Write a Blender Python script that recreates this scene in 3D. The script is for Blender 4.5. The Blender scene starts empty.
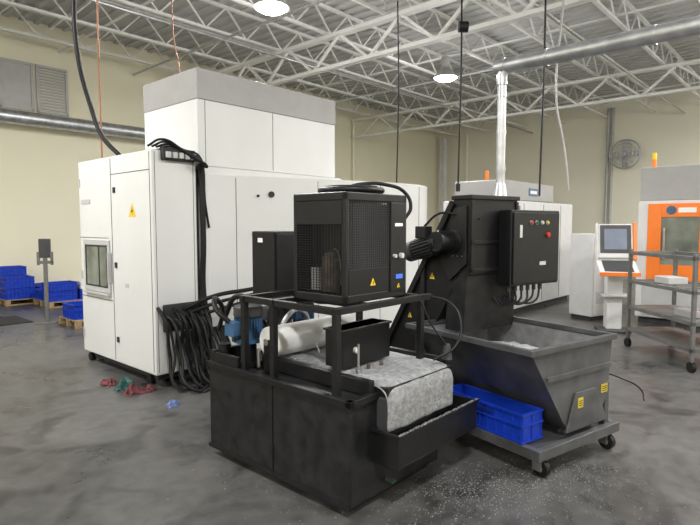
import bpy, bmesh, math, random
from mathutils import Vector, Matrix
random.seed(7)
scene=bpy.context.scene
D=bpy.data
# ---------------------------------------------------------------- materials
def mat(name,col,rough=.5,metal=0.,var=.12,scale=6.,bump=0.,bscale=60.,emit=None,estr=0.,spec=.5,detail=4.):
    m=D.materials.new(name); m.use_nodes=True
    nt=m.node_tree; b=nt.nodes['Principled BSDF']
    b.inputs['Roughness'].default_value=rough
    b.inputs['Metallic'].default_value=metal
    b.inputs['Specular IOR Level'].default_value=spec
    tc=nt.nodes.new('ShaderNodeTexCoord')
    nz=nt.nodes.new('ShaderNodeTexNoise'); nz.inputs['Scale'].default_value=scale; nz.inputs['Detail'].default_value=detail
    nt.links.new(tc.outputs['Object'],nz.inputs['Vector'])
    r=nt.nodes.new('ShaderNodeValToRGB')
    r.color_ramp.elements[0].position=.3; r.color_ramp.elements[1].position=.7
    r.color_ramp.elements[0].color=[c*(1-var) for c in col]+[1]
    r.color_ramp.elements[1].color=[min(1,c*(1+var)) for c in col]+[1]
    nt.links.new(nz.outputs['Fac'],r.inputs['Fac'])
    nt.links.new(r.outputs['Color'],b.inputs['Base Color'])
    if bump>0:
        n2=nt.nodes.new('ShaderNodeTexNoise'); n2.inputs['Scale'].default_value=bscale; n2.inputs['Detail'].default_value=3
        nt.links.new(tc.outputs['Object'],n2.inputs['Vector'])
        bp=nt.nodes.new('ShaderNodeBump'); bp.inputs['Strength'].default_value=bump; bp.inputs['Distance'].default_value=.02
        nt.links.new(n2.outputs['Fac'],bp.inputs['Height']); nt.links.new(bp.outputs['Normal'],b.inputs['Normal'])
    if emit:
        b.inputs['Emission Color'].default_value=list(emit)+[1]; b.inputs['Emission Strength'].default_value=estr
    return m
WHITE=mat('machine_white',(.66,.665,.66),.36,var=.03,scale=1.5)
WHITE2=mat('machine_white_far',(.62,.62,.62),.4,var=.04)
GREYP=mat('machine_grey',(.33,.325,.32),.45,var=.04)
GREYL=mat('light_grey_paint',(.46,.46,.46),.45,var=.05)
RACK=mat('rack_grey_steel',(.16,.16,.155),.5,metal=.4,var=.2)
SEAM=mat('seam_dark',(.04,.04,.04),.7,spec=.2)
BLACK=mat('black_powdercoat',(.008,.008,.009),.4,var=.25,scale=9,bump=.05,bscale=220,spec=.35)
BLACK2=mat('black_worn',(.011,.011,.012),.4,var=.7,scale=10,bump=.06,bscale=120,spec=.4)
RUB=mat('black_rubber',(.008,.008,.009),.5,var=.2,spec=.3)
MESH=mat('grille_black',(.016,.016,.017),.5,spec=.3)
HOP=mat('hopper_charcoal',(.08,.081,.085),.33,metal=.15,var=.35,scale=5,bump=.05)
HOPI=mat('hopper_inside_lit',(.28,.28,.285),.38,metal=.4,var=.3,scale=9,bump=.2)  # paler than the shell: light caught inside the hopper is put into the colour
STEEL=mat('steel',(.5,.5,.5),.35,metal=.9,var=.15,scale=12)
GALV=mat('galvanised_duct',(.5,.51,.53),.38,metal=.85,var=.2,scale=10)
COPPER=mat('copper_pipe',(.30,.13,.07),.5,metal=.3)
BLUE=mat('crate_blue',(.006,.04,.42),.42,var=.15)
BLUEM=mat('motor_blue',(.035,.10,.20),.4,var=.2)
DGREY=mat('dark_grey',(.05,.05,.054),.5,spec=.35)
YEL=mat('warning_yellow',(.75,.52,.02),.5,var=.03)
YELD=mat('label_yellow',(.50,.38,.03),.5,var=.1)
ORANGE=mat('orange_panel',(.85,.20,.02),.4,var=.04)
RED=mat('red_plastic',(.5,.02,.02),.4)
GREEN=mat('green_plastic',(.01,.10,.04),.4)
SCR=mat('lcd_blue',(.03,.08,.4),.2,emit=(.1,.25,1),estr=.5)
SCRG=mat('lcd_grey',(.12,.14,.18),.2,emit=(.5,.6,.8),estr=.12)
GLASS=mat('dark_window',(.16,.18,.15),.08,var=.45,scale=2.5)
BRASS=mat('brass_compressor',(.11,.085,.065),.45,metal=.4,var=.5,scale=15)
PAPER=mat('paper_white',(.78,.78,.77),.7,var=.03)
FOIL=mat('filter_fleece',(.25,.255,.262),.75,metal=0,var=.32,scale=30,bump=.4,bscale=55,detail=10)
CHIP=mat('aluminium_chips',(.33,.335,.34),.5,metal=.3,var=.5,scale=90,bump=.6,bscale=60)
WOOD=mat('pallet_wood',(.32,.22,.12),.8,var=.3,scale=10)
RAGP=mat('rag_maroon',(.13,.035,.04),.9,var=.5,scale=20)
RAGG=mat('rag_teal',(.04,.12,.11),.9,var=.5,scale=20)
RAGB=mat('rag_blue',(.12,.17,.36),.9,var=.4,scale=20)
CEILW=mat('ceiling_white',(.53,.53,.52),.8,var=.06,scale=1)
JOIST=mat('joist_white',(.74,.74,.72),.6,var=.08,scale=2)
LAMP=mat('lamp_glow',(1,1,1),.5,emit=(1,.98,.94),estr=22)
LAMPG=mat('lamp_housing',(.5,.5,.5),.4,metal=.5)
mat_dark_blue=mat('crate_blue_dark',(.004,.02,.18),.5)
def wall_mat(name,col):
    m=D.materials.new(name); m.use_nodes=True; nt=m.node_tree; b=nt.nodes['Principled BSDF']
    b.inputs['Roughness'].default_value=.6
    tc=nt.nodes.new('ShaderNodeTexCoord'); nz=nt.nodes.new('ShaderNodeTexNoise'); nz.inputs['Scale'].default_value=.5
    nt.links.new(tc.outputs['Object'],nz.inputs['Vector'])
    r=nt.nodes.new('ShaderNodeValToRGB'); r.color_ramp.elements[0].position=.3; r.color_ramp.elements[1].position=.75
    r.color_ramp.elements[0].color=[c*.93 for c in col]+[1]; r.color_ramp.elements[1].color=list(col)+[1]
    nt.links.new(nz.outputs['Fac'],r.inputs['Fac']); nt.links.new(r.outputs['Color'],b.inputs['Base Color'])
    return m
WALL=wall_mat('wall_cream',(.85,.81,.63))
WALLR=wall_mat('wall_cream_right',(.86,.83,.69))
FL=D.materials.new('polished_concrete'); FL.use_nodes=True
nt=FL.node_tree; b=nt.nodes['Principled BSDF']; b.inputs['Specular IOR Level'].default_value=.45
tc=nt.nodes.new('ShaderNodeTexCoord')
n1=nt.nodes.new('ShaderNodeTexNoise'); n1.inputs['Scale'].default_value=.7; n1.inputs['Detail'].default_value=9; n1.inputs['Roughness'].default_value=.65; n1.inputs['Distortion'].default_value=.8
n2=nt.nodes.new('ShaderNodeTexNoise'); n2.inputs['Scale'].default_value=9; n2.inputs['Detail'].default_value=8
n3=nt.nodes.new('ShaderNodeTexNoise'); n3.inputs['Scale'].default_value=2.1; n3.inputs['Detail'].default_value=8; n3.inputs['Distortion'].default_value=1.2
mx=nt.nodes.new('ShaderNodeMix'); mx.data_type='FLOAT'; mx.inputs[0].default_value=.3
for n in(n1,n2,n3): nt.links.new(tc.outputs['Object'],n.inputs['Vector'])
nt.links.new(n1.outputs['Fac'],mx.inputs[2]); nt.links.new(n2.outputs['Fac'],mx.inputs[3])
r=nt.nodes.new('ShaderNodeValToRGB'); r.color_ramp.elements[0].position=.36; r.color_ramp.elements[1].position=.66
r.color_ramp.elements[0].color=(.040,.039,.039,1); r.color_ramp.elements[1].color=(.130,.126,.121,1)
e=r.color_ramp.elements.new(.5); e.color=(.085,.083,.080,1)
nt.links.new(mx.outputs[0],r.inputs['Fac'])
st=nt.nodes.new('ShaderNodeValToRGB'); st.color_ramp.elements[0].position=.32; st.color_ramp.elements[1].position=.46
st.color_ramp.elements[0].color=(.38,.37,.36,1); st.color_ramp.elements[1].color=(1,1,1,1)
nt.links.new(n3.outputs['Fac'],st.inputs['Fac'])
mm=nt.nodes.new('ShaderNodeMix'); mm.data_type='RGBA'; mm.blend_type='MULTIPLY'; mm.inputs[0].default_value=.8
nt.links.new(r.outputs['Color'],mm.inputs[6]); nt.links.new(st.outputs['Color'],mm.inputs[7]); nt.links.new(mm.outputs[2],b.inputs['Base Color'])
rr=nt.nodes.new('ShaderNodeMapRange'); rr.inputs[1].default_value=.3; rr.inputs[2].default_value=.7; rr.inputs[3].default_value=.2; rr.inputs[4].default_value=.48
nt.links.new(n1.outputs['Fac'],rr.inputs[0]); nt.links.new(rr.outputs[0],b.inputs['Roughness'])
bp=nt.nodes.new('ShaderNodeBump'); bp.inputs['Strength'].default_value=.12; bp.inputs['Distance'].default_value=.01
nt.links.new(n2.outputs['Fac'],bp.inputs['Height']); nt.links.new(bp.outputs['Normal'],b.inputs['Normal'])
# ---------------------------------------------------------------- helpers
def grp(name,loc=(0,0,0),rz=0):
    e=D.objects.new(name,None); e.empty_display_size=.1
    scene.collection.objects.link(e); e.location=loc; e.rotation_euler=(0,0,math.radians(rz)); return e
def link(g,name,me,m,bev=0,smooth=False,seg=2,ang=35):
    o=D.objects.new(name,me); scene.collection.objects.link(o)
    if g is not None: o.parent=g
    me.materials.append(m)
    if smooth:
        for p in me.polygons: p.use_smooth=True
        try: me.set_sharp_from_angle(angle=math.radians(40))
        except Exception: pass
    if bev>0:
        md=o.modifiers.new('bevel','BEVEL'); md.width=bev; md.segments=seg; md.limit_method='ANGLE'; md.angle_limit=math.radians(ang)
    return o
def addbox(bm,x0,x1,y0,y1,z0,z1,M=None):
    vs=[bm.verts.new(M@Vector(c) if M else c) for c in [(x0,y0,z0),(x1,y0,z0),(x1,y1,z0),(x0,y1,z0),(x0,y0,z1),(x1,y0,z1),(x1,y1,z1),(x0,y1,z1)]]
    for f in [(3,2,1,0),(4,5,6,7),(0,1,5,4),(1,2,6,5),(2,3,7,6),(3,0,4,7)]: bm.faces.new([vs[i] for i in f])
def fin(bm,name):
    bmesh.ops.recalc_face_normals(bm,faces=bm.faces); me=D.meshes.new(name); bm.to_mesh(me); bm.free(); return me
def box(g,name,x0,x1,y0,y1,z0,z1,m,bev=.004,M=None):
    bm=bmesh.new(); addbox(bm,min(x0,x1),max(x0,x1),min(y0,y1),max(y0,y1),min(z0,z1),max(z0,z1),M); return link(g,name,fin(bm,name),m,bev)
def boxes(g,name,L,m,bev=0):
    bm=bmesh.new()
    for c in L: addbox(bm,*c)
    return link(g,name,fin(bm,name),m,bev)
def beam(bm,p0,p1,w,h=None):
    h=h or w; p0=Vector(p0);p1=Vector(p1); d=p1-p0; L=d.length
    q=d.to_track_quat('X','Z').to_matrix().to_4x4(); M=Matrix.Translation(p0)@q
    addbox(bm,0,L,-w/2,w/2,-h/2,h/2,M)
def beams(g,name,L,m,bev=0):
    bm=bmesh.new()
    for c in L: beam(bm,*c)
    return link(g,name,fin(bm,name),m,bev)
def addcyl(bm,p0,p1,r,r2=None,seg=24):
    p0=Vector(p0);p1=Vector(p1); d=p1-p0
    M=Matrix.Translation((p0+p1)/2)@d.to_track_quat('Z','Y').to_matrix().to_4x4()
    bmesh.ops.create_cone(bm,cap_ends=True,segments=seg,radius1=r,radius2=r if r2 is None else r2,depth=d.length,matrix=M)
def cyl(g,name,p0,p1,r,m,r2=None,seg=24,bev=0):
    bm=bmesh.new(); addcyl(bm,p0,p1,r,r2,seg); return link(g,name,fin(bm,name),m,bev,smooth=True)
def cyls(g,name,L,m,seg=16):
    bm=bmesh.new()
    for c in L: addcyl(bm,*c,seg=seg)
    return link(g,name,fin(bm,name),m,0,smooth=True)
def prism(g,name,poly,axis,c0,c1,m,bev=.004,ang=35,seg=2,smooth=False):
    bm=bmesh.new()
    f={'x':lambda p,c:(c,p[0],p[1]),'y':lambda p,c:(p[0],c,p[1]),'z':lambda p,c:(p[0],p[1],c)}[axis]
    A=[bm.verts.new(f(p,c0)) for p in poly]; B=[bm.verts.new(f(p,c1)) for p in poly]
    bm.faces.new(A); bm.faces.new(B[::-1]); n=len(poly)
    for i in range(n): bm.faces.new([A[i],A[(i+1)%n],B[(i+1)%n],B[i]])
    return link(g,name,fin(bm,name),m,bev,ang=ang,seg=seg,smooth=smooth)
def tube(g,name,pts,r,m,closed=False,smoothc=True,res=8):
    cu=D.curves.new(name,'CURVE'); cu.dimensions='3D'; cu.bevel_depth=r; cu.bevel_resolution=3; cu.resolution_u=res; cu.use_fill_caps=True
    if smoothc and len(pts)>2:
        s=cu.splines.new('BEZIER'); s.bezier_points.add(len(pts)-1)
        for bp_,p in zip(s.bezier_points,pts): bp_.co=p; bp_.handle_left_type='AUTO'; bp_.handle_right_type='AUTO'
    else:
        s=cu.splines.new('POLY'); s.points.add(len(pts)-1)
        for q,p in zip(s.points,pts): q.co=(*p,1)
    s.use_cyclic_u=closed
    t=D.objects.new(name+'_c',cu); scene.collection.objects.link(t)
    dg=bpy.context.evaluated_depsgraph_get(); dg.update()
    me=D.meshes.new_from_object(t.evaluated_get(dg)); D.objects.remove(t); me.materials.clear()
    me.name=name
    return link(g,name,me,m,smooth=True)
def ring(c,r,axis='z',n=24):
    P=[]
    for i in range(n):
        a=2*math.pi*i/n; x,y=r*math.cos(a),r*math.sin(a)
        P.append({'z':(c[0]+x,c[1]+y,c[2]),'x':(c[0],c[1]+x,c[2]+y),'y':(c[0]+x,c[1],c[2]+y)}[axis])
    return P
def warn(g,name,c,s,face,off=.003):
    h=s*.5
    bolt=[(.05,.25),(-.14,-.075),(0,-.05),(-.04,-.3),(.15,.025),(.02,0)]
    a=c[1] if face=='x' else c[0]; p=c[0] if face=='x' else c[1]
    prism(g,name,[(a-h,c[2]-h*.8),(a+h,c[2]-h*.8),(a,c[2]+h)],face,p-off,p,YEL,0)
    prism(g,name+'_bolt',[(a+q[0]*s,c[2]+q[1]*s) for q in bolt],face,p-off*1.6,p-off,SEAM,0)
ca,sa=math.cos(math.radians(48)),math.sin(math.radians(48))
def W(x,y,z=0): return (ca*x-sa*y, sa*x+ca*y, z)
# ---------------------------------------------------------------- room
X0,X1,Y0,Y1,H=-6.7,21.3,-8.5,13.6,6.2
def room_obj(name,bm,m,smooth=False):
    o=link(None,name,fin(bm,name),m,smooth=smooth); o.rotation_euler=(0,0,math.radians(48)); return o
def room_box(name,*a):
    bm=bmesh.new(); addbox(bm,*a[:6]); return room_obj(name,bm,a[6])
room_box('floor',X0-.2,X1+.2,Y0-.2,Y1+.2,-.1,0,FL)
room_box('ceiling',X0-.2,X1+.2,Y0-.2,Y1+.2,H,H+.1,CEILW)
room_box('wall_left',X0,X1,Y1,Y1+.2,0,H,WALL)
room_box('wall_right',X1,X1+.2,Y0,Y1,0,H,WALLR)
room_box('wall_back',X0-.2,X0,Y0,Y1,0,H,WALL)
room_box('wall_near',X0,X1,Y0-.2,Y0,0,H,WALL)
room_box('baseboard_left',X0,X1,Y1-.015,Y1,0,.1,DGREY)
room_box('baseboard_right',X1-.015,X1,Y0,Y1,0,.1,DGREY)
bm=bmesh.new(); x=X0+.1
while x<X1: addbox(bm,x,x+.1,Y0,Y1,H-.05,H); x+=.3
room_obj('ceiling_deck_ribs',bm,CEILW)
bm=bmesh.new(); y=Y0+1.0
zt,zb=H-.09,H-.62
while y<Y1-.3:
    beam(bm,(X0,y,zt),(X1,y,zt),.07,.06)
    beam(bm,(X0,y,zb),(X1,y,zb),.07,.05)
    x=X0; up=True
    while x<X1-.6:
        a=(x,y,zb if up else zt); c=(x+.5,y,zt if up else zb)
        beam(bm,a,c,.028); x+=.5; up=not up
    y+=1.55
room_obj('ceiling_bar_joists',bm,JOIST)
for x in(1.0,8.2,15.2):
    bm=bmesh.new()
    z1,z0=H-.66,H-1.35
    addbox(bm,x-.08,x+.08,Y0,Y1,z1-.07,z1); addbox(bm,x-.07,x+.07,Y0,Y1,z0,z0+.07)
    y=Y0; up=True
    while y<Y1-.8:
        beam(bm,(x,y,z0+.03 if up else z1-.03),(x,y+.77,z1-.03 if up else z0+.03),.05); y+=.77; up=not up
    room_obj('ceiling_girder',bm,JOIST)
bm=bmesh.new()
for x in(3.,5.0,11.3,13.,18.): beam(bm,(x,Y0,zb+.06),(x,Y1,zb+.06),.035)
room_obj('ceiling_bridging',bm,JOIST)
bm=bmesh.new()
for y,z in((9.3,5.35),(4.0,5.4),(1.9,5.4)): addcyl(bm,(X0,y,z),(X1,y,z),.03,seg=10)
for x,z in((12.4,5.5),(6.8,5.5)): addcyl(bm,(x,Y0,z),(x,Y1,z),.025,seg=10)
room_obj('ceiling_conduit',bm,GALV,True)
base=-7.7*ca+11.8*sa
for i,(s0,s1) in enumerate(((-.75,.08),(.14,.82),(.88,1.55))):
    g=grp('window_%d'%(i+1),W(base+s0,Y1,0),48); w=s1-s0
    boxes(g,'frame',[(0,w,-.06,-.0,4.2,4.26),(0,w,-.06,0,5.2,5.26),(0,.05,-.06,0,4.2,5.26),(w-.05,w,-.06,0,4.2,5.26)],GREYL,.004)
    if i<2: box(g,'glazing',.05,w-.05,-.03,-.01,4.26,5.2,GREYL,0)
    else: boxes(g,'louvres',[(.05,w-.05,-.05,-.01,4.28+k*.066,4.32+k*.066) for k in range(14)],GREYL)
g=grp('spiral_duct',W(0,Y1-.45,0),48)
cyl(g,'duct',(X0+.1,0,3.95),(base+6.0,0,3.95),.15,GALV,seg=32)
cyls(g,'seams',[((X0+.5+k*.6,0,3.95),(X0+.53+k*.6,0,3.95),.156) for k in range(int((base+6-X0-.6)/.6))],GALV,seg=32)
beams(g,'brackets',[((x,.1,3.95),(x,.45,3.95),.04) for x in(2,5,8,11)],GALV)
g=grp('wall_pipes',(0,0,0),48)
cyls(g,'pipes',[((X1-.06,7.3+dy,0.02),(X1-.06,7.3+dy,5.9),.05) for dy in(-.9,-1.05)],GREYL)
cyl(g,'pipe_b',(X1-.1,12.2,.02),(X1-.1,12.2,5.6),.07,WALLR)
cyl(g,'pipe_c',(15.2,Y1-.1,.02),(15.2,Y1-.1,5.6),.05,WALL)
g=grp('structural_column',W(20.9,13.2,0),48)
box(g,'flange_a',-.12,.12,-.12,-.105,.02,H-.7,JOIST); box(g,'flange_b',-.12,.12,.105,.12,.02,H-.7,JOIST); box(g,'web',-.01,.01,-.105,.105,.02,H-.7,JOIST); box(g,'base_plate',-.2,.2,-.2,.2,0,.02,JOIST)
g=grp('wall_fan',W(X1-.4,5.7,4.15),48)
for k,rr_ in enumerate((.5,.38,.26,.14)): tube(g,'guard_ring_%d'%k,ring((-.1,0,0),rr_,'x'),.012,STEEL,closed=True)
beams(g,'guard_spokes',[((-.1,.0,0),(-.1,.5*math.cos(a),.5*math.sin(a)),.012) for a in [i*math.pi/8 for i in range(16)]],STEEL)
tube(g,'rim',ring((0,0,0),.5,'x'),.03,GREYL,closed=True)
bm=bmesh.new()
for i in range(4):
    M=Matrix.Rotation(i*math.pi/2,4,'X')@Matrix.Rotation(.4,4,'Z')
    addbox(bm,-.01,.01,-.11,.11,.06,.45,M)
link(g,'blades',fin(bm,'blades'),GREYL)
cyl(g,'hub',(-.08,0,0),(.15,0,0),.09,DGREY); box(g,'bracket',.1,.4,-.04,.04,-.05,.05,DGREY)
# ---------------------------------------------------------------- lights
LP=[(-4.7,6.6),(.3,6.6),(5.5,6.56),(10.65,6.7),(-4.7,-.4),(.3,-.4),(5.5,-.4),(10.65,-.4),(14.95,-.6),(19,-.6),(.3,-6),(8,-6),(14.5,-6)]
for (x,y) in LP:
    g=grp('high_bay_lamp',W(x,y,0),48); z=4.95
    cyl(g,'ballast',(0,0,z+.22),(0,0,z+.45),.1,LAMPG)
    cyl(g,'reflector',(0,0,z),(0,0,z+.22),.27,LAMPG,r2=.1,seg=32)
    cyl(g,'lens',(0,0,z-.06),(0,0,z-.005),.15,LAMP,r2=.25,seg=32)
    cyl(g,'hook_rod',(0,0,z+.45),(0,0,zb+.03),.012,LAMPG)
    l=D.lights.new('lamp_light','AREA'); l.shape='DISK'; l.size=.45; l.energy=208; l.color=(1,.988,.97)
    o=D.objects.new('light_down',l); scene.collection.objects.link(o); o.parent=g; o.location=(0,0,z-.08)
    l=D.lights.new('lamp_glow','POINT'); l.shadow_soft_size=.2; l.energy=90; l.color=(1,.988,.97)
    o=D.objects.new('light_spill',l); scene.collection.objects.link(o); o.parent=g; o.location=(0,0,z-.35)
# ---------------------------------------------------------------- white machining centre
g=grp('machining_center',(-1.96,5.38,0),48)
box(g,'left_cabinet',0,.50,0,1.77,.12,2.40,WHITE,.012)
box(g,'main_body',.56,2.75,.0,1.77,.12,2.28,WHITE,.01)
box(g,'gap_core',.4,.7,.06,1.7,.14,2.25,SEAM,0)
box(g,'base_plinth',.06,2.7,.08,1.7,.05,.12,SEAM,0)
box(g,'upper_tower',.53,2.63,0,1.14,2.28,2.98,WHITE,.01)
box(g,'upper_tower_cap',.525,2.635,-.005,1.145,2.98,3.30,GREYP,.008)
boxes(g,'tower_seams',[(.62,.624,-.003,0,2.3,2.98),(1.55,1.554,-.003,0,2.3,2.98)],SEAM)
boxes(g,'cabinet_seams',[(-.003,.0,.90,.908,.15,2.38),(-.003,0,1.0,1.77,1.50,1.506),(-.003,0,.93,1.77,.80,.806),(-.003,0,.05,.9,2.2,2.206),(-.003,0,.04,.046,.15,2.38)],SEAM)
boxes(g,'face_seams_right',[(.03,.034,-.003,0,.15,2.38),(.46,.464,-.003,0,.15,2.38)],SEAM)
boxes(g,'window_frame',[(-.02,0,.96,1.64,.88,.94),(-.02,0,.96,1.64,1.42,1.48),(-.02,0,.96,1.01,.94,1.42),(-.02,0,1.59,1.64,.94,1.42)],GREYL,.004)
boxes(g,'window_gasket',[(-.023,0,1.01,1.59,.94,.955),(-.023,0,1.01,1.59,1.405,1.42),(-.023,0,1.01,1.025,.955,1.405),(-.023,0,1.575,1.59,.955,1.405)],SEAM)
box(g,'window_glass',-.015,-.001,1.02,1.58,.95,1.41,GLASS,0)
box(g,'window_mullion',-.022,-.015,1.22,1.235,.95,1.41,SEAM,0)
box(g,'sill',-.04,0,.97,1.63,.85,.875,GREYL,.004)
box(g,'door_handle',-.05,-.0,.93,.95,1.0,1.35,GREYL,.006)
boxes(g,'locks',[(-.015,0,.80,.84,1.18,1.24),(-.015,0,.80,.84,2.0,2.06),(-.015,0,.80,.84,.35,.41)],SEAM,.002)
box(g,'label_plate',-.005,0,1.45,1.7,1.9,1.95,GREYL,0); box(g,'label_plate_b',-.005,0,.55,.62,.98,1.02,GREYL,0)
warn(g,'warning_sign',(0,.42,1.80),.16,'x')
boxes(g,'hinges',[(-.01,.0,1.72,1.75,z,z+.1) for z in(.3,1.0,2.1)],GREYL,.002)
cyls(g,'feet',[((x,y,0),(x,y,.06),.05) for x in(.12,.42,2.2) for y in(.15,1.6)],DGREY)
cyls(g,'foot_wheels',[((.02,1.65,.05),(.08,1.65,.05),.05),((.02,.2,.05),(.08,.2,.05),.05)],RUB)
P=[(.66,-.0),(.8,-.03),(1.1,-.12),(1.45,-.24),(2.08,-.47),(2.6,-.64),(3.0,-.74),(3.4,-.77),(3.75,-.70),(4.05,-.52),(4.27,-.25),(4.37,.1)]
def cr(P,n=4):
    o=[]
    for i in range(len(P)-1):
        p0=Vector(P[max(i-1,0)]);p1=Vector(P[i]);p2=Vector(P[i+1]);p3=Vector(P[min(i+2,len(P)-1)])
        for k in range(n):
            t=k/n; o.append(tuple(.5*((2*p1)+(-p0+p2)*t+(2*p0-5*p1+4*p2-p3)*t*t+(-p0+3*p1-3*p2+p3)*t**3)))
    o.append(P[-1]); return o
C=cr(P)
prism(g,'curved_enclosure',C+[(4.37,1.6),(2.76,1.6),(2.76,.01),(.66,.01)],'z',.14,2.2,WHITE,.03,ang=60,seg=3)
prism(g,'enclosure_kick',[(p[0],p[1]+.06) for p in C]+[(4.3,1.5),(2.8,1.5),(2.8,.07),(.68,.07)],'z',.02,.14,SEAM,0)
def pt_at(x):
    for i in range(len(C)-1):
        if C[i][0]<=x<=C[i+1][0]:
            t=(x-C[i][0])/(C[i+1][0]-C[i][0]+1e-9); return C[i][1]+t*(C[i+1][1]-C[i][1])
boxes(g,'enclosure_seams',[(x,x+.006,pt_at(x)-.003,pt_at(x)+.02,.2,2.17) for x in(.95,1.9,2.75,3.5)],SEAM)
def on(x,z,r,nm,m):
    y=pt_at(x); cyl(g,nm,(x-.01,y-.02,z),(x+.01,y+.03,z),r,m)
on(1.35,2.0,.035,'round_port',SEAM); on(1.15,1.55,.02,'latch_1',SEAM); on(2.0,1.9,.02,'latch_2',SEAM); on(1.2,1.98,.015,'latch_3',SEAM); on(1.75,2.0,.02,'latch_4',SEAM)
box(g,'connector_block',.10,.46,-.06,.14,2.30,2.42,SEAM,.01)
boxes(g,'connectors',[(.12+.07*k,.17+.07*k,-.09,-.06,2.32,2.38) for k in range(5)],GREYL,.004)
for k in range(9):
    tube(g,'top_cable_%d'%k,[(.02+.045*k,.1,2.44),(.1+.04*k,-.04,2.5-.02*k),(.3+.03*k,-.07-.01*k,2.42-.02*k),(.52,-.06,2.35-.012*k),(.54+.012*k,-.02,2.1-.06*k)],.012,RUB)
for k in range(4):
    x=.525+.014*k
    tube(g,'riser_cable_%d'%k,[(x,-.02,2.3),(x+.01,-.03,1.5),(x,-.03,.9),(x+.02,-.1,.5),(x-.1*k,-.25,.12+.02*k),(x-.05,-.45,.04)],.012,RUB)
r_=random.random
for k in range(16):
    x0=.02+.032*k
    tube(g,'loop_hose_%d'%k,[(x0,-.02,.82-.04*(k%5)),(x0+.02,-.10-.10*r_(),.68),(x0+.05,-.12-.15*r_(),.35),(x0+.1*r_(),-.25-.25*r_(),.04),(x0+.2+.1*r_(),-.25-.3*r_(),.03+.03*r_()),(x0+.3,-.15-.1*r_(),.22),(x0+.25,-.08,.55)],.013+.004*(k%3==0),RUB)
for k in range(4):
    tube(g,'floor_coil_%d'%k,[(p[0],p[1],p[2]+.02*math.sin(i)) for i,p in enumerate(ring((.45+.12*k,-.32-.05*k,.04+.035*k),.14+.02*k,'z',10))],.014,RUB,closed=True)
box(g,'hose_manifold',.08,.5,-.04,0,.56,.84,SEAM,.01)
for k in range(3):
    tube(g,'arched_hose_%d'%k,[(.3+.05*k,-.05,.78-.05*k),(.55+.05*k,-.2,.9-.07*k),(.85,-.5,.98-.06*k),(1.1,-.85-.03*k,1.1-.07*k),(1.2,-1.08,1.02-.08*k),(1.25+.03*k,-1.2,.85)],.018+.004*(k==0),RUB)
g=grp('hanging_cable',(0,0,0),0)
tube(g,'cable',[(-2.95,6.2,5.55),(-3.05,6.2,4.6),(-3.08,6.25,3.6),(-2.97,6.3,3.0),(-2.82,6.25,2.65),(-2.6,6.2,2.42)],.026,RUB)
g=grp('copper_pipe_drop',(0,0,0),0)
tube(g,'pipe',[(-2.93,6.45,5.55),(-2.93,6.45,2.41)],.010,COPPER,smoothc=False)
g=grp('copper_pipe_drop',(0,0,0),0)
tube(g,'pipe',[(-2.2,6.9,4.0),(-2.12,6.75,3.75),(-2.05,6.6,3.6),(-2.0,6.5,3.30)],.008,COPPER)
tube(g,'riser',[(-2.2,6.9,4.0),(-2.25,6.95,5.5)],.008,COPPER,smoothc=False)
for (x,y,zt_,zb_,rr_) in ((1.45,7.3,5.6,2.2,.012),(2.3,6.6,5.6,2.0,.012),(.65,7.6,4.7,2.22,.01)):
    g=grp('hanging_cord',(x,y,0)); tube(g,'cord',[(0,0,zt_),(.02,0,(zt_+zb_)/2),(0,0,zb_)],rr_,RUB)
    if 1.2<x<2:
        cyl(g,'reel',(-.02,0,4.25),(.1,0,4.25),.07,RUB); cyl(g,'end_plug',(0,0,zb_-.1),(0,0,zb_),.03,RUB)
g=grp('hanging_air_hose',(2.75,6.9,0)); tube(g,'hose',[(0,0,5.5),(-.12,0,4.2),(-.16,0,3.2),(-.06,0,2.7),(.0,0,2.3),(.02,0,2.1)],.013,GREYP)

# ---------------------------------------------------------------- coolant filtration tank
g=grp('coolant_filter_tank',(0,2.92,0),48)
box(g,'tank_body',0,.9,0,1.37,.05,.655,BLACK2,.012)
boxes(g,'tank_rim',[(-.02,.02,-.02,1.39,.64,.68),(.88,.92,-.02,1.39,.64,.68),(-.02,.92,1.35,1.39,.64,.68),(-.02,.92,-.02,.02,.64,.68)],BLACK,.004)
boxes(g,'skids',[(.05,.85,.06,.16,0,.05),(.05,.85,1.2,1.3,0,.05)],BLACK)
boxes(g,'side_ribs',[(-.006,0,.66,.665,.08,.64),(-.012,0,0,1.37,.05,.075)],BLACK)
def tray(g,nm,x0,x1,y0,y1,z0,z1,t,m):
    boxes(g,nm,[(x0,x1,y0,y1,z0,z0+t),(x0,x0+t,y0,y1,z0+t,z1),(x1-t,x1,y0,y1,z0+t,z1),(x0+t,x1-t,y0,y0+t,z0+t,z1),(x0+t,x1-t,y1-t,y1,z0+t,z1)],m,.003)
tray(g,'overflow_tray',.18,1.06,-.20,0,.28,.475,.012,BLACK)
box(g,'tray_chips',.2,1.04,-.185,-.01,.30,.36,CHIP,.0)
boxes(g,'tray_lip',[(.17,1.07,-.215,-.195,.462,.482),(.17,.185,-.2,0,.462,.482)],BLACK,.003)
bm=bmesh.new(); prof=[(.95,.735),(.8,.745),(.6,.735),(.4,.745),(.25,.735),(.1,.742),(0.,.738),(-.06,.73),(-.10,.70),(-.11,.62),(-.105,.54),(-.11,.46)]
n=14; rows=[]
for (u,z) in prof:
    rows.append([bm.verts.new((.22+.72*i/n, u+random.uniform(-.006,.006)+(.02 if i in(0,n) else 0), z+random.uniform(-.005,.006)-(.02 if i in(0,n) else 0))) for i in range(n+1)])
for a,c in zip(rows,rows[1:]):
    for i in range(n): bm.faces.new([a[i],a[i+1],c[i+1],c[i]])
o=link(g,'fleece_sheet',fin(bm,'fleece'),FOIL,smooth=True)
md=o.modifiers.new('s','SOLIDIFY'); md.thickness=.012; md=o.modifiers.new('ss','SUBSURF'); md.levels=2; md.render_levels=2
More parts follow.
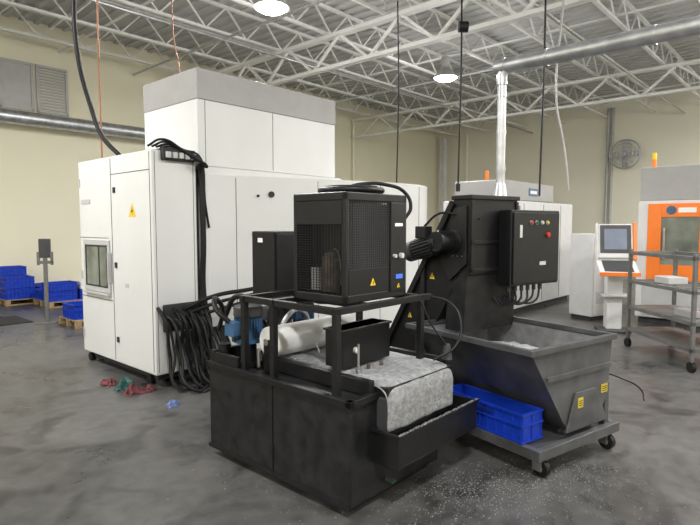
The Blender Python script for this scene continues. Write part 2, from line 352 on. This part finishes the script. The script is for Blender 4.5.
box(g,'filter_bed',.23,.93,-.085,.95,.655,.715,BLACK,.004)
box(g,'bed_drop',.23,.93,-.085,-.001,.45,.655,DGREY,.004)
boxes(g,'bed_side_rails',[(.17,.215,.0,.98,.66,.75),(.945,.985,.0,.98,.66,.75)],BLACK,.004)
cyl(g,'paper_roll',(.14,.86,.86),(.92,.86,.86),.105,PAPER,seg=40,bev=.004)
cyl(g,'roll_core',(.11,.86,.86),(.97,.86,.86),.02,STEEL)
boxes(g,'roll_brackets',[(.115,.13,.83,.89,.66,.88),(.945,.96,.80,.92,.66,.9)],BLACK,.003)
tube(g,'fleece_web',[(.5,.78,.84),(.5,.77,.8),(.5,.74,.745)],.004,PAPER)
box(g,'drive_box',.25,.72,.28,.44,.755,1.0,BLACK,.008)
box(g,'drive_box_lid',.24,.73,.27,.45,.985,1.0,BLACK,.004)
cyl(g,'gauge',(.36,.262,.86),(.36,.28,.86),.02,GREYL); cyl(g,'gauge_face',(.36,.258,.86),(.36,.262,.86),.016,PAPER)
cyl(g,'gauge_stem',(.3,.2,.74),(.3,.2,.92),.007,STEEL); cyl(g,'stem_base',(.3,.2,.70),(.3,.2,.76),.018,STEEL)
cyls(g,'drive_fittings',[((.42,.22,.72),(.42,.22,.765),.012),((.55,.22,.72),(.55,.22,.765),.012)],BRASS)
fr=[]; zt_=1.18
for (x,y) in((.03,.13),(.03,.68),(.86,.13),(.86,.68),(.03,.98)): fr.append((x-.02,x+.02,y-.02,y+.02,.66,zt_-.04))
fr+= [(.0,.96,.11,.15,zt_-.04,zt_),(.0,.96,.66,.70,zt_-.04,zt_),(.01,.05,.11,.98,zt_-.041,zt_-.001),(.84,.88,.11,.98,zt_-.041,zt_-.001),(.3,.34,.15,.66,zt_-.04,zt_-.002),(.0,.9,.96,1.0,zt_-.04,zt_)]
fr+=[(-.01,.06,.10,.16,.655,.67),(-.01,.06,.65,.71,.655,.67)]
boxes(g,'support_frame',fr,BLACK,.003)
tube(g,'gauge_hose',[(.75,.05,1.15),(.8,.0,1.0),(.85,-.05,.9),(.9,-.06,.84)],.006,RUB)
cyl(g,'level_float',(.9,-.06,.76),(.9,-.06,.86),.035,DGREY,r2=.02)
tube(g,'whip_hose',[(.96,.13,1.16),(1.02,0,1.12),(1.0,-.1,1.0),(.9,-.12,.85),(.78,-.03,.77)],.008,RUB)
def pump(x,y,s,nm,m,dz=0):
    z=.66
    cyl(g,nm+'_flange',(x,y,z),(x,y,z+.03),.11*s,BLACK)
    cyl(g,nm+'_neck',(x,y,z+.03),(x,y,z+.16+dz),.055*s,BLACK)
    z+=dz
    cyl(g,nm+'_body_flange',(x,y,z+.16),(x,y,z+.19),.10*s,m)
    cyl(g,nm+'_motor',(x,y,z+.19),(x,y,z+.34),.082*s,m,seg=32)
    bm=bmesh.new()
    for k in range(28):
        M=Matrix.Translation((x,y,0))@Matrix.Rotation(2*math.pi*k/28,4,'Z'); addbox(bm,.078*s,.096*s,-.003,.003,z+.2,z+.335,M)
    link(g,nm+'_fins',fin(bm,nm),m)
    cyl(g,nm+'_fan_cowl',(x,y,z+.34),(x,y,z+.42),.098*s,DGREY,seg=32,bev=.01)
    box(g,nm+'_terminal_box',x-.16*s,x-.08*s,y-.05,y+.05,z+.22,z+.32,m,.006)
    cyl(g,nm+'_gland',(x-.12*s,y,z+.18),(x-.12*s,y,z+.22),.014,DGREY)
pump(.18,1.14,1.05,'pump_a',BLUEM); pump(.52,1.19,.95,'pump_b',DGREY,.06); pump(.78,1.2,.85,'pump_c',BLUEM,.03)
cyl(g,'canister',(.08,1.29,.68),(.08,1.29,.80),.045,BLACK)
boxes(g,'pump_rail',[(-.0,.3,1.30,1.34,.66,.76),(.0,.03,1.03,1.3,.68,.75)],BLACK,.003)
boxes(g,'pipe_brackets',[(.32,.38,1.0,1.06,.68,.8),(.6,.66,1.02,1.08,.68,.86)],DGREY,.003)
tube(g,'pump_hose_a',[(.02,1.14,.98),(-.03,1.2,1.05),(.05,1.36,1.12),(.25,1.55,1.0),(.35,1.75,.8)],.018,RUB)
tube(g,'pump_hose_b',[(.5,1.28,.74),(.48,1.42,.98),(.45,1.6,1.08),(.5,1.9,.85)],.022,RUB)
tube(g,'silver_hose',[(.35,1.02,.8),(.4,.98,.98),(.55,1.0,1.02),(.7,1.05,.85),(.72,1.08,.68)],.018,GALV)
cyls(g,'valves',[((.12,.95,.68),(.12,.95,.8),.014),((.12,.95,.8),(.2,.95,.8),.01)],STEEL)
cyl(g,'drain_valve',(.33,-.05,.12),(.33,-.0,.12),.018,DGREY); box(g,'drain_handle',.31,.35,-.06,-.05,.114,.126,GREEN,.003)
# ---- chiller
g=grp('coolant_chiller',(0,2.92,0),48)
x0,x1,y0,y1,z0,z1=.15,.75,.17,.62,1.182,1.845
boxes(g,'cage',[(x0,x1,y0,y1,z0,z0+.05),(x0,x1,y0,y1,z1-.05,z1),(x0,x0+.03,y0,y0+.03,z0,z1),(x1-.03,x1,y0,y0+.03,z0,z1),(x0,x0+.03,y1-.03,y1,z0,z1),(x1-.03,x1,y1-.03,y1,z0,z1)],BLACK,.006)
box(g,'inner_core',x0+.14,x1-.02,y0+.06,y1-.02,z0+.05,z1-.06,BLACK,.004)
box(g,'back_panel',x0+.03,x0+.14,y1-.03,y1-.024,z0+.05,z1-.06,BLACK,0)
box(g,'left_top_panel',x0,x0+.006,y0+.03,y1-.03,z1-.19,z1-.05,BLACK,0)
L=[(x0+.004,x0+.008,y0+.03,y1-.03,z1-.19-.0155*k-.003,z1-.19-.0155*k) for k in range(27)]
L+=[(x0+.002,x0+.006,y0+.03+.024*k,y0+.033+.024*k,z0+.05,z1-.19) for k in range(16)]
boxes(g,'left_mesh',L,MESH)
L=[(x0+.03,x0+.42,y0+.004,y0+.008,z0+.2+.0155*k,z0+.203+.0155*k) for k in range(26)]
L+=[(x0+.03+.02*k,x0+.034+.02*k,y0+.002,y0+.006,z0+.2,z1-.05) for k in range(20)]
boxes(g,'right_mesh',L,DGREY)
box(g,'right_lower_panel',x0+.03,x1-.03,y0,y0+.006,z0+.05,z0+.2,BLACK,0)
box(g,'control_panel',x0+.42,x1-.02,y0-.01,y0+.03,z0+.04,z1-.05,BLACK,.004)
cyl(g,'compressor',(x0+.08,y0+.2,z0+.06),(x0+.08,y0+.2,z0+.26),.055,BRASS,seg=24)
cyl(g,'compressor_dome',(x0+.08,y0+.2,z0+.26),(x0+.08,y0+.2,z0+.30),.055,BRASS,r2=.025)
cyl(g,'receiver',(x0+.08,y0+.32,z0+.06),(x0+.08,y0+.32,z0+.2),.035,GREYP)
tube(g,'refrigerant_line',[(x0+.07,y0+.1,z0+.1),(x0+.06,y0+.1,z0+.24),(x0+.08,y0+.16,z0+.32),(x0+.08,y0+.2,z0+.29)],.006,BRASS)
box(g,'display',x0+.47,x0+.54,y0-.016,y0-.01,z0+.12,z0+.15,SCR,.002)
cyls(g,'knobs',[((x0+.45,y0-.03,z0+.27),(x0+.45,y0-.01,z0+.27),.012),((x0+.52,y0-.03,z0+.27),(x0+.52,y0-.01,z0+.27),.018)],GREYL)
box(g,'label',x0+.46,x0+.54,y0-.013,y0-.01,z0+.46,z0+.48,PAPER,0)
warn(g,'warning_triangle',(x0+.25,y0,z0+.115),.05,'y')
warn(g,'warning_triangle_b',(x0+.50,y0-.01,z0+.075),.03,'y')
cx,cy=(x0+x1)/2,(y0+y1)/2
tube(g,'fan_shroud',ring((cx,cy,z1+.025),.20),.018,BLACK,closed=True)
for k,q in enumerate((.17,.145,.12,.095,.07,.045)): tube(g,'fan_ring_%d'%k,ring((cx,cy,z1+.05-.001*k),q),.0035,DGREY,closed=True)
beams(g,'fan_spokes',[((cx,cy,z1+.05),(cx+.2*math.cos(a),cy+.2*math.sin(a),z1+.04),.006) for a in [i*math.pi/4 for i in range(8)]],DGREY)
cyl(g,'fan_hub',(cx,cy,z1+.0),(cx,cy,z1+.055),.045,BLACK)
tube(g,'power_cable',[(x0+.3,y0+.3,z1+.04),(x0+.36,y0+.2,z1+.07),(x0+.5,y0+.1,z1+.07),(x0+.62,y0+.03,z1+.02),(x0+.645,y0+.0,z1-.08),(x0+.61,y0+.02,z1-.15)],.012,RUB)
cyl(g,'filter_dryer',(x1+.03,y0+.06,z0+.02),(x1+.03,y0+.06,z0+.12),.02,STEEL)
g=grp('electrical_cabinet',(-.602,4.27,0),48)
box(g,'cabinet',0,.28,0,.28,1.05,1.6,BLACK,.008); box(g,'door',.02,.26,-.012,0,1.07,1.58,BLACK,.004)
box(g,'pedestal',.08,.2,.08,.2,.02,1.05,BLACK,.004); box(g,'foot',.0,.28,.0,.28,0,.02,BLACK,.003)
box(g,'label',-.002,0,.14,.2,1.51,1.545,PAPER,0)
# ---------------------------------------------------------------- chip hopper cart
RH=34.8
g=grp('chip_hopper_cart',(1.26,3.45,0),RH)
prof=[(-.14,.84),(.22,.32),(.30,.24),(.62,.24),(.76,.42),(.80,.84)]
bm=bmesh.new()
A=[bm.verts.new((p[0],0,p[1])) for p in prof]; B=[bm.verts.new((p[0],1.15,p[1])) for p in prof]
for i in range(len(prof)-1): bm.faces.new([A[i],A[i+1],B[i+1],B[i]])
bm.faces.new(A); bm.faces.new(B)
o=link(g,'hopper_shell',fin(bm,'hopper_shell'),HOP); md=o.modifiers.new('s','SOLIDIFY'); md.thickness=.008; md.offset=0
boxes(g,'hopper_rim',[(-.17,-.13,-.03,1.18,.82,.86),(.79,.83,-.03,1.18,.82,.86),(-.13,.79,-.03,.01,.82,.86),(-.13,.79,1.14,1.18,.82,.86)],HOP,.004)
prism(g,'inner_lit_slope',[(-.12,.83),(-.115,.83),(.235,.33),(.23,.32)],'y',.012,1.135,HOPI,0)  # thin sheet added to carry the painted-in light on the sloping inner side
boxes(g,'inner_lit_back',[(.765,.77,.02,1.13,.45,.82),(-.1,.76,1.125,1.13,.6,.82)],HOPI)  # added sheets, same lit tone painted on the other inner sides
bm=bmesh.new(); rows=[]
for j in range(19):
    rows.append([bm.verts.new((.06+.68*i/14,.02+1.11*j/18,.60+.13*math.sin(math.pi*i/14)*math.sin(math.pi*j/18)+random.uniform(-.012,.012))) for i in range(15)])
for a,c in zip(rows,rows[1:]):
    for i in range(14): bm.faces.new([a[i],a[i+1],c[i+1],c[i]])
link(g,'chip_heap',fin(bm,'heap'),CHIP,smooth=True)
beams(g,'side_stiffener',[((.02,-.012,.64),(.77,-.012,.64),.02,.03)],HOP)
prism(g,'pivot_plate',[(.24,.24),(.34,.50),(.58,.50),(.74,.24)],'y',-.02,-.005,HOP,.003)
boxes(g,'caution_labels',[(.36,.42,-.024,-.02,.39,.46),(.67,.75,-.008,-.004,.44,.50)],YELD,0)
boxes(g,'label_print',[(.37,.41,-.0245,-.024,.405+.015*k,.411+.015*k) for k in range(3)]+[(.68,.74,-.0085,-.008,.45+.015*k,.456+.015*k) for k in range(3)],SEAM,0)
zt_=.2
boxes(g,'deck_frame',[(-.10,.86,-.05,.0,.13,zt_),(-.10,.86,1.15,1.20,.13,zt_),(-.10,-.05,0,1.15,.13,zt_),(.81,.86,0,1.15,.13,zt_)],HOP,.004)
box(g,'deck_plate',-.05,.81,0,1.15,zt_-.02,zt_-.01,DGREY,0)
boxes(g,'hopper_legs',[(.32,.64,.05,.1,.19,.25),(.32,.64,1.05,1.1,.19,.25),(.74,.79,.0,.05,.19,.5),(.74,.79,1.1,1.15,.19,.5)],HOP,.003)
box(g,'frame_label',-.103,-.10,.72,.8,.15,.185,YELD,0)
for i,(x,y) in enumerate(((-.0,.03),(.78,.03),(-.0,1.12),(.78,1.12))):
    cyl(g,'caster_wheel_%d'%i,(x-.022,y-.03,.058),(x+.022,y-.03,.058),.058,RUB,seg=28,bev=.006)
    cyl(g,'caster_hub_%d'%i,(x-.026,y-.03,.058),(x+.026,y-.03,.058),.022,STEEL)
    boxes(g,'caster_fork_%d'%i,[(x-.034,x-.028,y-.05,y+.02,.04,.12),(x+.028,x+.034,y-.05,y+.02,.04,.12),(x-.045,x+.045,y-.045,y+.045,.118,.13)],STEEL,.002)
tube(g,'tie_cable',[(.84,.1,.55),(.95,.0,.5),(1.05,-.1,.42),(1.0,-.15,.36)],.006,RUB)
def crate(name,loc,rz,l,w,h,m=BLUE):
    g=grp(name,loc,rz); t=.008
    boxes(g,'shell',[(0,l,0,w,0,t),(0,t,0,w,t,h),(l-t,l,0,w,t,h),(t,l-t,0,t,t,h),(t,l-t,w-t,w,t,h)],m,.003)
    L=[]
    for z in(h-.015,h*.55,.0):
        L+=[(-.012,l+.012,-.012,-.0,z,z+.015),(-.012,l+.012,w,w+.012,z,z+.015),(-.012,0,0,w,z,z+.015),(l,l+.012,0,w,z,z+.015)]
    n=max(2,int(l/.07))
    for i in range(n+1):
        x=i*(l-.006)/n; L+=[(x,x+.006,-.01,0,0,h),(x,x+.006,w,w+.01,0,h)]
    n=max(2,int(w/.07))
    for i in range(n+1):
        y=i*(w-.006)/n; L+=[(-.01,0,y,y+.006,0,h),(l,l+.01,y,y+.006,0,h)]
    boxes(g,'ribs',L,m,.0)
    boxes(g,'handles',[(-.014,-.002,w*.33,w*.67,h*.68,h*.82),(l+.002,l+.014,w*.33,w*.67,h*.68,h*.82)],mat_dark_blue,.002)
    return g
def WH(x,y,z):
    c,s=math.cos(math.radians(RH)),math.sin(math.radians(RH)); return (1.26+c*x-s*y,3.45+s*x+c*y,z)
crate('plastic_crate',WH(-.08,.10,.202),RH,.20,.72,.20)
# ---------------------------------------------------------------- chip conveyor
g=grp('chip_conveyor',(1.26,3.45,0),RH)
X0c,X1c=.16,.72
prism(g,'conveyor_casing',[(.80,1.86),(.80,1.26),(.98,1.12),(1.60,.12),(3.1,.12),(3.1,.40),(2.02,.40),(1.88,.48),(.98,1.86)],'x',X0c,X1c,BLACK,.008)
box(g,'head_cap',X0c-.01,X1c+.01,.78,1.0,1.85,1.885,BLACK,.005)
prism(g,'discharge_chute',[(.81,1.30),(.84,.80),(1.04,.80),(1.02,1.14)],'x',X0c-.02,X1c+.02,BLACK2,.004)
def sl(t,off=0): # point on the back slope
    return (.98+.9*t,1.86-1.38*t)
beams(g,'slope_flange',[((xx,.98,1.83),(xx,1.88,.45),.03,.05) for xx in(X0c-.012,X1c+.012)],BLACK)
beams(g,'under_flange',[((xx,.98,1.14),(xx,1.58,.18),.025,.04) for xx in(X0c-.012,X1c+.012)],BLACK)
boxes(g,'section_joint',[(X0c-.02,X1c+.02,1.30,1.345,.62,1.30)],BLACK2,.003)
prism(g,'side_cover',[(.83,1.80),(.83,1.34),(1.0,1.2),(1.14,1.42),(.96,1.78)],'x',X0c-.02,X0c,BLACK2,.004)
prism(g,'bearing_plate',[(.96+.09*math.cos(a),1.52+.09*math.sin(a)) for a in [i*math.pi/12 for i in range(24)]],'x',X0c-.035,X0c-.02,BLACK2,.003)
prism(g,'side_cover_r',[(.83,1.80),(.83,1.34),(1.0,1.2),(1.14,1.42),(.96,1.78)],'x',X1c,X1c+.02,BLACK2,.004)
cyl(g,'gearbox',(X0c-.18,1.0,1.52),(X0c-.02,1.0,1.52),.085,BLACK,seg=28,bev=.006)
cyl(g,'motor',(X0c-.12,1.02,1.51),(X0c-.12,1.30,1.44),.075,BLACK,seg=28,bev=.006)
bm=bmesh.new()
for k in range(20):
    M=Matrix.Translation((X0c-.12,1.17,1.472))@Matrix.Rotation(-math.atan2(.07,.28),4,'X')@Matrix.Rotation(2*math.pi*k/20,4,'Y')
    addbox(bm,.072,.088,-.1,.1,-.003,.003,M)
link(g,'motor_fins',fin(bm,'mf'),DGREY)
cyl(g,'motor_cowl',(X0c-.12,1.29,1.442),(X0c-.12,1.37,1.422),.085,DGREY,seg=28)
box(g,'motor_terminal',X0c-.2,X0c-.12,1.1,1.22,1.54,1.64,BLACK,.006)
tube(g,'motor_cable',[(X0c-.16,1.15,1.64),(X0c-.1,1.05,1.74),(X0c-.03,.95,1.74),(X0c+.1,.79,1.7)],.01,RUB)
warn(g,'warning_a',(X0c-.0,1.22,1.22),.06,'x'); warn(g,'warning_b',(X0c-.0,1.50,.85),.05,'x')
boxes(g,'side_bolts',[(X0c-.026,X0c-.02,.86+.05*k,.868+.05*k,1.40,1.408) for k in range(3)],STEEL)
boxes(g,'front_panel_frame',[(X0c,X0c+.03,.785,.80,1.28,1.84),(X1c-.03,X1c,.785,.80,1.28,1.84),(X0c,X1c,.785,.80,1.28,1.31),(X0c,X1c,.785,.80,1.5,1.53)],BLACK,.003)
box(g,'leg',X1c-.12,X1c-.06,1.28,1.34,0,.9,BLACK,.003); box(g,'leg_b',X0c+.06,X0c+.12,1.28,1.34,0,.9,BLACK,.003)
box(g,'leg_foot',X1c-.17,X1c-.01,1.23,1.39,0,.015,BLACK,0)
bx0,bx1,by0,by1,bz0,bz1=.47,1.10,.66,.785,1.16,1.77
box(g,'control_box',bx0,bx1,by0,by1,bz0,bz1,BLACK,.008)
box(g,'control_box_door',bx0+.02,bx1-.02,by0-.014,by0,bz0+.02,bz1-.02,BLACK,.004)
btn=[(.70,RED),(.77,GREEN),(.84,GREYL),(.91,YELD)]
for i,(x,m_) in enumerate(btn):
    cyl(g,'button_%d'%i,(x,by0-.03,bz1-.10),(x,by0-.014,bz1-.10),.012,m_); cyl(g,'button_ring_%d'%i,(x,by0-.02,bz1-.10),(x,by0-.014,bz1-.10),.017,GREYP)
cyl(g,'isolator',(.92,by0-.03,bz1-.2),(.92,by0-.014,bz1-.2),.02,RED)
box(g,'rating_label',.56,.59,by0-.017,by0-.014,bz1-.22,bz1-.12,GREYL,0)
boxes(g,'sticker',[(.82,.9,by0-.017,by0-.014,bz0+.16,bz0+.19)],GREYL)
cyls(g,'cable_glands',[((bx0+.06+.08*k,by0+.06,bz0-.05),(bx0+.06+.08*k,by0+.06,bz0),.016) for k in range(6)],DGREY)
for k in range(6): tube(g,'gland_cable_%d'%k,[(bx0+.06+.08*k,by0+.06,bz0-.04),(bx0+.05+.07*k,by0+.05,bz0-.12-.02*(k%2)),(bx0+.02+.05*k,by0+.1,bz0-.16),(bx0+.03*k,by0+.16,bz0-.1)],.009,RUB)
boxes(g,'box_mount',[(X1c-.2,X1c+.30,.785,.83,1.3,1.34),(X1c-.2,X1c+.30,.785,.83,1.6,1.64)],BLACK,.003)
g=grp('extraction_duct',(0,0,0),0)
px,py=1.254,4.543
cyl(g,'collar',(px,py,1.886),(px,py,2.0),.06,GALV,r2=.04)
cyl(g,'riser',(px,py,1.98),(px,py,2.84),.036,GALV)
cyls(g,'riser_bands',[((px,py,z),(px,py,z+.03),.041) for z in(2.1,2.4,2.7)],GALV)
tube(g,'elbow',[(px,py,2.80),(px,py,2.88),(px+.03,py-.027,2.94),(px+.09,py-.08,2.95)],.045,GALV)
ex,ey=px+.743*6,py-.669*6
cyl(g,'main_run',(px-.04,py+.035,2.95),(ex,ey,2.95),.06,GALV,seg=32)
cyls(g,'run_bands',[((px+.743*s,py-.669*s,2.95),(px+.743*(s+.03),py-.669*(s+.03),2.95),.066) for s in(.0,.35,1.1,1.9,2.8,4)],GALV,seg=32)
cyls(g,'hanger_rods',[((px+.743*s,py-.669*s,2.95),(px+.743*s,py-.669*s,H-.1),.005) for s in(2.2,4.5)],GALV)
# ---------------------------------------------------------------- far machine
g=grp('milling_machine',(2.7,9.5,0),48)
box(g,'body',0,3.3,0,1.25,.1,2.1,WHITE2,.02); box(g,'plinth',.05,3.25,.05,1.2,0,.1,SEAM,0)
box(g,'top_cover',0,2.2,0,1.0,2.1,2.45,GREYP,.02)
boxes(g,'seams',[(x,x+.01,-.004,0,.15,2.05) for x in(.8,1.7,2.6)]+[(-.004,0,.6,.61,.15,2.05)],SEAM)
box(g,'window',1.8,2.5,-.01,0,1.1,1.8,GLASS,0); box(g,'side_panel',-.01,0,.15,.5,1.2,1.75,GREYL,.005)
boxes(g,'blue_signs',[(-.012,-.0,.15,.5,1.9,2.05),(1.0,1.4,-.01,0,2.2,2.34),(-.012,0,.7,1.0,1.75,2.0)],BLUEM,0)
boxes(g,'sign_print',[(-.014,-.012,.2,.45,1.94,2.01),(1.05,1.35,-.012,-.01,2.24,2.30)],PAPER,0)
boxes(g,'pipework',[(.3,.36,-.06,0,.9,2.0),(.5,.54,-.06,0,.6,2.0),(.9,1.3,-.08,0,1.2,1.5)],GREYP,.004)
cyl(g,'beacon',(.3,.5,2.45),(.3,.5,2.65),.035,ORANGE)
g=grp('control_cabinet',(4.12,9.15,0),30)
box(g,'body',0,.5,0,.45,.08,1.50,WHITE2,.01); box(g,'door',.03,.47,-.012,0,.12,1.45,WHITE2,.006); box(g,'plinth',.03,.47,.03,.42,0,.08,SEAM,0)
box(g,'vent',.1,.4,-.016,-.012,.3,.5,GREYL,0); cyl(g,'switch',(.4,-.03,1.1),(.4,-.01,1.1),.03,RED); box(g,'screen',.1,.3,-.016,-.012,1.15,1.35,SEAM,0)
g=grp('cnc_operator_console',(3.80,8.2,0),-14)
box(g,'pedestal',.15,.37,.15,.38,.04,.95,WHITE2,.01); box(g,'foot',.02,.48,0,.4,0,.04,DGREY,.01)
M=Matrix.Translation((0,.12,1.14))@Matrix.Rotation(math.radians(-12),4,'X')
box(g,'monitor_housing',0,.5,0,.10,0,.54,WHITE2,.02,M); box(g,'bezel',.03,.47,-.003,.0,.08,.52,DGREY,0,M); box(g,'screen',.09,.41,-.006,0,.14,.46,SCRG,0,M)
box(g,'side_l',-.02,0,-.01,.10,-.02,.56,WHITE2,.006,M); box(g,'orange_side_r',.5,.55,-.01,.10,-.02,.56,ORANGE,.006,M)
prism(g,'keyboard_shelf',[(.16,1.12),(-.18,.94),(-.18,.89),(.2,.98)],'x',-.02,.52,WHITE2,.01)
prism(g,'keyboard',[(.12,1.108),(-.15,.965),(-.15,.957),(.12,1.09)],'x',.05,.45,DGREY,.0)
box(g,'shelf_edge',-.03,.53,-.2,-.18,.89,.95,ORANGE,.004)
box(g,'lower_shelf',.05,.47,.05,.35,.55,.58,GREYL,.004)
g=grp('machining_center_orange',(4.86,9.15,0),-42)
box(g,'body',0,3.2,0,2.0,.1,2.05,WHITE2,.02); box(g,'plinth',.05,3.15,.05,1.95,0,.1,SEAM,0)
box(g,'roof_housing',.0,3.0,.1,1.9,2.05,2.62,GREYP,.02)
boxes(g,'orange_doors',[(.16,.36,-.03,0,.75,2.0),(.9,1.25,-.03,0,.75,2.0),(.36,.9,-.03,0,.75,1.0),(.36,.9,-.03,0,1.78,2.0)],ORANGE,.006)
box(g,'door_window',.36,.9,-.015,0,1.0,1.78,GLASS,.0); box(g,'lower_skirt',.1,3.1,-.015,0,.15,.7,GREYL,.004)
cyl(g,'round_badge',(.5,-.045,1.89),(.5,-.03,1.89),.07,BLUEM); box(g,'badge_bar',.6,.85,-.036,-.03,1.85,1.93,PAPER,0)
boxes(g,'door_handles',[(.40,.43,-.07,-.012,1.1,1.6)],STEEL,.004)
cyl(g,'beacon_a',(.15,.3,2.62),(.15,.3,2.76),.035,ORANGE); cyl(g,'beacon_b',(.15,.3,2.76),(.15,.3,2.87),.035,YEL)
# ---------------------------------------------------------------- steel rack
g=grp('steel_shelf_rack',(3.82,5.95,0),2)
L=[]; lx,ly,h=.62,1.3,1.33
for x in(0,lx):
    for y in(0,ly): L.append((x-.02,x+.02,y-.02,y+.02,.12,h))
for z in(.25,.55,.90,1.28):
    L+=[(-.02,lx+.02,-.02,.02,z-.025,z+.02),(-.02,lx+.02,ly-.02,ly+.02,z-.025,z+.02),(-.02,.02,0,ly,z-.025,z+.02),(lx-.02,lx+.02,0,ly,z-.025,z+.02)]
boxes(g,'frame',L,RACK,.003)
boxes(g,'shelves',[(0,lx,0,ly,z,z+.012) for z in(.26,.56)],RACK)
boxes(g,'top_slats',[(0,lx,.1+.2*k,.16+.2*k,.90,.912) for k in range(6)],RACK)
cyls(g,'wheels',[((x-.02,y,.06),(x+.02,y,.06),.06) for x in(0,lx) for y in(0,ly)],RUB)
cyls(g,'stems',[((x,y,.06),(x,y,.14),.015) for x in(0,lx) for y in(0,ly)],STEEL)
box(g,'vise',.15,.4,.7,1.0,.912,1.0,GREYL,.01); box(g,'toolbox',.1,.4,.2,.5,.572,.66,GREYP,.01)
# ---------------------------------------------------------------- left crates, pallet, stand
def pallet(name,loc,rz,l,w):
    g=grp(name,loc,rz)
    boxes(g,'slats',[(0,l,i*w/6,i*w/6+w/9,.1,.12) for i in range(6)]+[(0,l,i*w/3,i*w/3+w/9,0,.018) for i in (0,1.35,2.67)],WOOD)
    boxes(g,'blocks',[(x,x+.09,y,y+w/9,.018,.1) for x in(0,l/2-.045,l-.09) for y in(0,w*.45,w*.89)],WOOD)
    return g
def WR(c,dx,dy,z,rz=48):
    a=math.radians(rz); return (c[0]+math.cos(a)*dx-math.sin(a)*dy,c[1]+math.sin(a)*dx+math.cos(a)*dy,z)
c=(-4.35,8.5); pallet('wooden_pallet',(c[0],c[1],0),48,1.0,.75)
crate('plastic_crate',WR(c,.03,.15,.12),48,.6,.45,.24)
crate('plastic_crate',WR(c,.66,.15,.12),48,.3,.45,.24)
c=(-7.0,10.9); pallet('wooden_pallet',(c[0],c[1],0),48,1.2,1.)
for (dx,dy,z,h) in((.03,.05,.12,.22),(.03,.05,.35,.22),(.03,.52,.12,.22),(.03,.52,.35,.22),(.66,.05,.12,.22),(.66,.5,.12,.22),(.03,.52,.58,.18)): crate('plastic_crate',WR(c,dx,dy,z),48,.52,.4,h)
c=(-5.95,10.6); pallet('wooden_pallet',(c[0],c[1],0),48,1.2,.9)
for (dx,dy,z,h) in((.03,.05,.12,.2),(.62,.05,.12,.2),(.03,.48,.12,.2),(.03,.05,.33,.16)): crate('plastic_crate',WR(c,dx,dy,z),48,.52,.38,h)
g=grp('part_bin',WR((-5.95,10.6),.64,.08,.325),48); box(g,'bin',0,.4,0,.3,0,.14,PAPER,.01); box(g,'lid',-.01,.41,-.01,.31,.14,.16,PAPER,.004)
g=grp('barcode_stand',(-5.12,9.05,0),20)
box(g,'post',-.03,.03,-.03,.03,.02,1.1,RACK,.004); box(g,'foot',-.15,.15,-.15,.15,0,.02,RACK,.003)
box(g,'head',-.09,.09,-.02,.02,1.1,1.42,DGREY,.01); boxes(g,'yoke',[(-.12,-.08,-.03,.03,.98,1.2),(.08,.12,-.03,.03,.98,1.2),(-.12,.12,-.03,.03,1.0,1.05)],RACK,.003)
g=grp('anti_fatigue_mat',(-6.4,8.0,0),48); box(g,'mat',0,1.5,0,.9,0,.012,RUB,.004)
def rag(name,loc,m,s):
    bm=bmesh.new(); bmesh.ops.create_grid(bm,x_segments=26,y_segments=26,size=s)
    rnd=random.Random(str(loc))
    ph=[(rnd.uniform(15,60)/s*.25,rnd.uniform(0,6),rnd.uniform(0,3.14)) for _ in range(7)]
    for v in bm.verts:
        x,y=v.co.x,v.co.y
        h=sum(math.sin((x*math.cos(t)+y*math.sin(t))*f+p) for f,p,t in ph)/7
        rr2=v.co.length/s; v.co.z=max(.004,.055*(1.25-rr2)*(1+h*2.2)*s/.12)
        v.co.x=x*.85+.018*math.sin(y*40/s*.12+ph[1][1])*s/.12; v.co.y=y*.65+.018*math.sin(x*36/s*.12+ph[2][1])*s/.12
    o=link(None,name,fin(bm,name),m,smooth=True); o.location=loc; o.rotation_euler=(0,0,rnd.uniform(0,3)); md=o.modifiers.new('s','SOLIDIFY'); md.thickness=.004
rag('shop_rag',(-2.50,5.52,0),RAGP,.10); rag('shop_rag',(-2.30,5.36,0),RAGG,.10); rag('shop_rag',(-2.12,5.22,0),RAGP,.11); rag('shop_rag',(-1.62,4.85,0),RAGB,.075)
rag('shop_rag',(-2.36,5.6,0),RAGG,.07); rag('shop_rag',(-2.0,5.3,0),RAGP,.08)
bm=bmesh.new()
for i in range(2200):
    if i<1300:
        t=random.random(); cx,cy=.55+1.0*t,3.2+.35*t; x=random.gauss(cx,.22); y=random.gauss(cy-.02,.16)
    else: x=random.gauss(.8,.7); y=random.gauss(3.1,.5)
    s=random.uniform(.0012,.0045); M=Matrix.Translation((x,y,.002))@Matrix.Rotation(random.random()*6,4,'Z')
    addbox(bm,-s,s,-s*.35,s*.35,-.001,.002,M)
link(None,'floor_metal_chips',fin(bm,'chips'),CHIP)
bm=bmesh.new()
for i in range(700):
    x=random.uniform(.2,1.05); y=random.uniform(-.19,-.11); z=.362
    if i>450: x=random.uniform(.18,1.06); y=random.uniform(-.213,-.197); z=.483
    s=random.uniform(.002,.005)
    M=Matrix.Translation((x,y,z))@Matrix.Rotation(random.random()*6,4,'Z')
    addbox(bm,-s,s,-s*.4,s*.4,-.001,.003,M)
link(D.objects['coolant_filter_tank'],'tray_chip_bits',fin(bm,'cb'),CHIP)
# ---------------------------------------------------------------- world, camera
w=D.worlds.new('world'); scene.world=w; w.use_nodes=True; w.node_tree.nodes['Background'].inputs[0].default_value=(.5,.5,.5,1); w.node_tree.nodes['Background'].inputs[1].default_value=.3
cam=D.cameras.new('camera'); co=D.objects.new('camera',cam); scene.collection.objects.link(co)
co.location=(0,0,1.65); co.rotation_euler=(math.radians(90-3.97),0,0); cam.sensor_width=36; cam.lens=540/700*36; cam.clip_start=.05
scene.camera=co
try: scene.view_settings.view_transform='Standard'
except Exception: pass
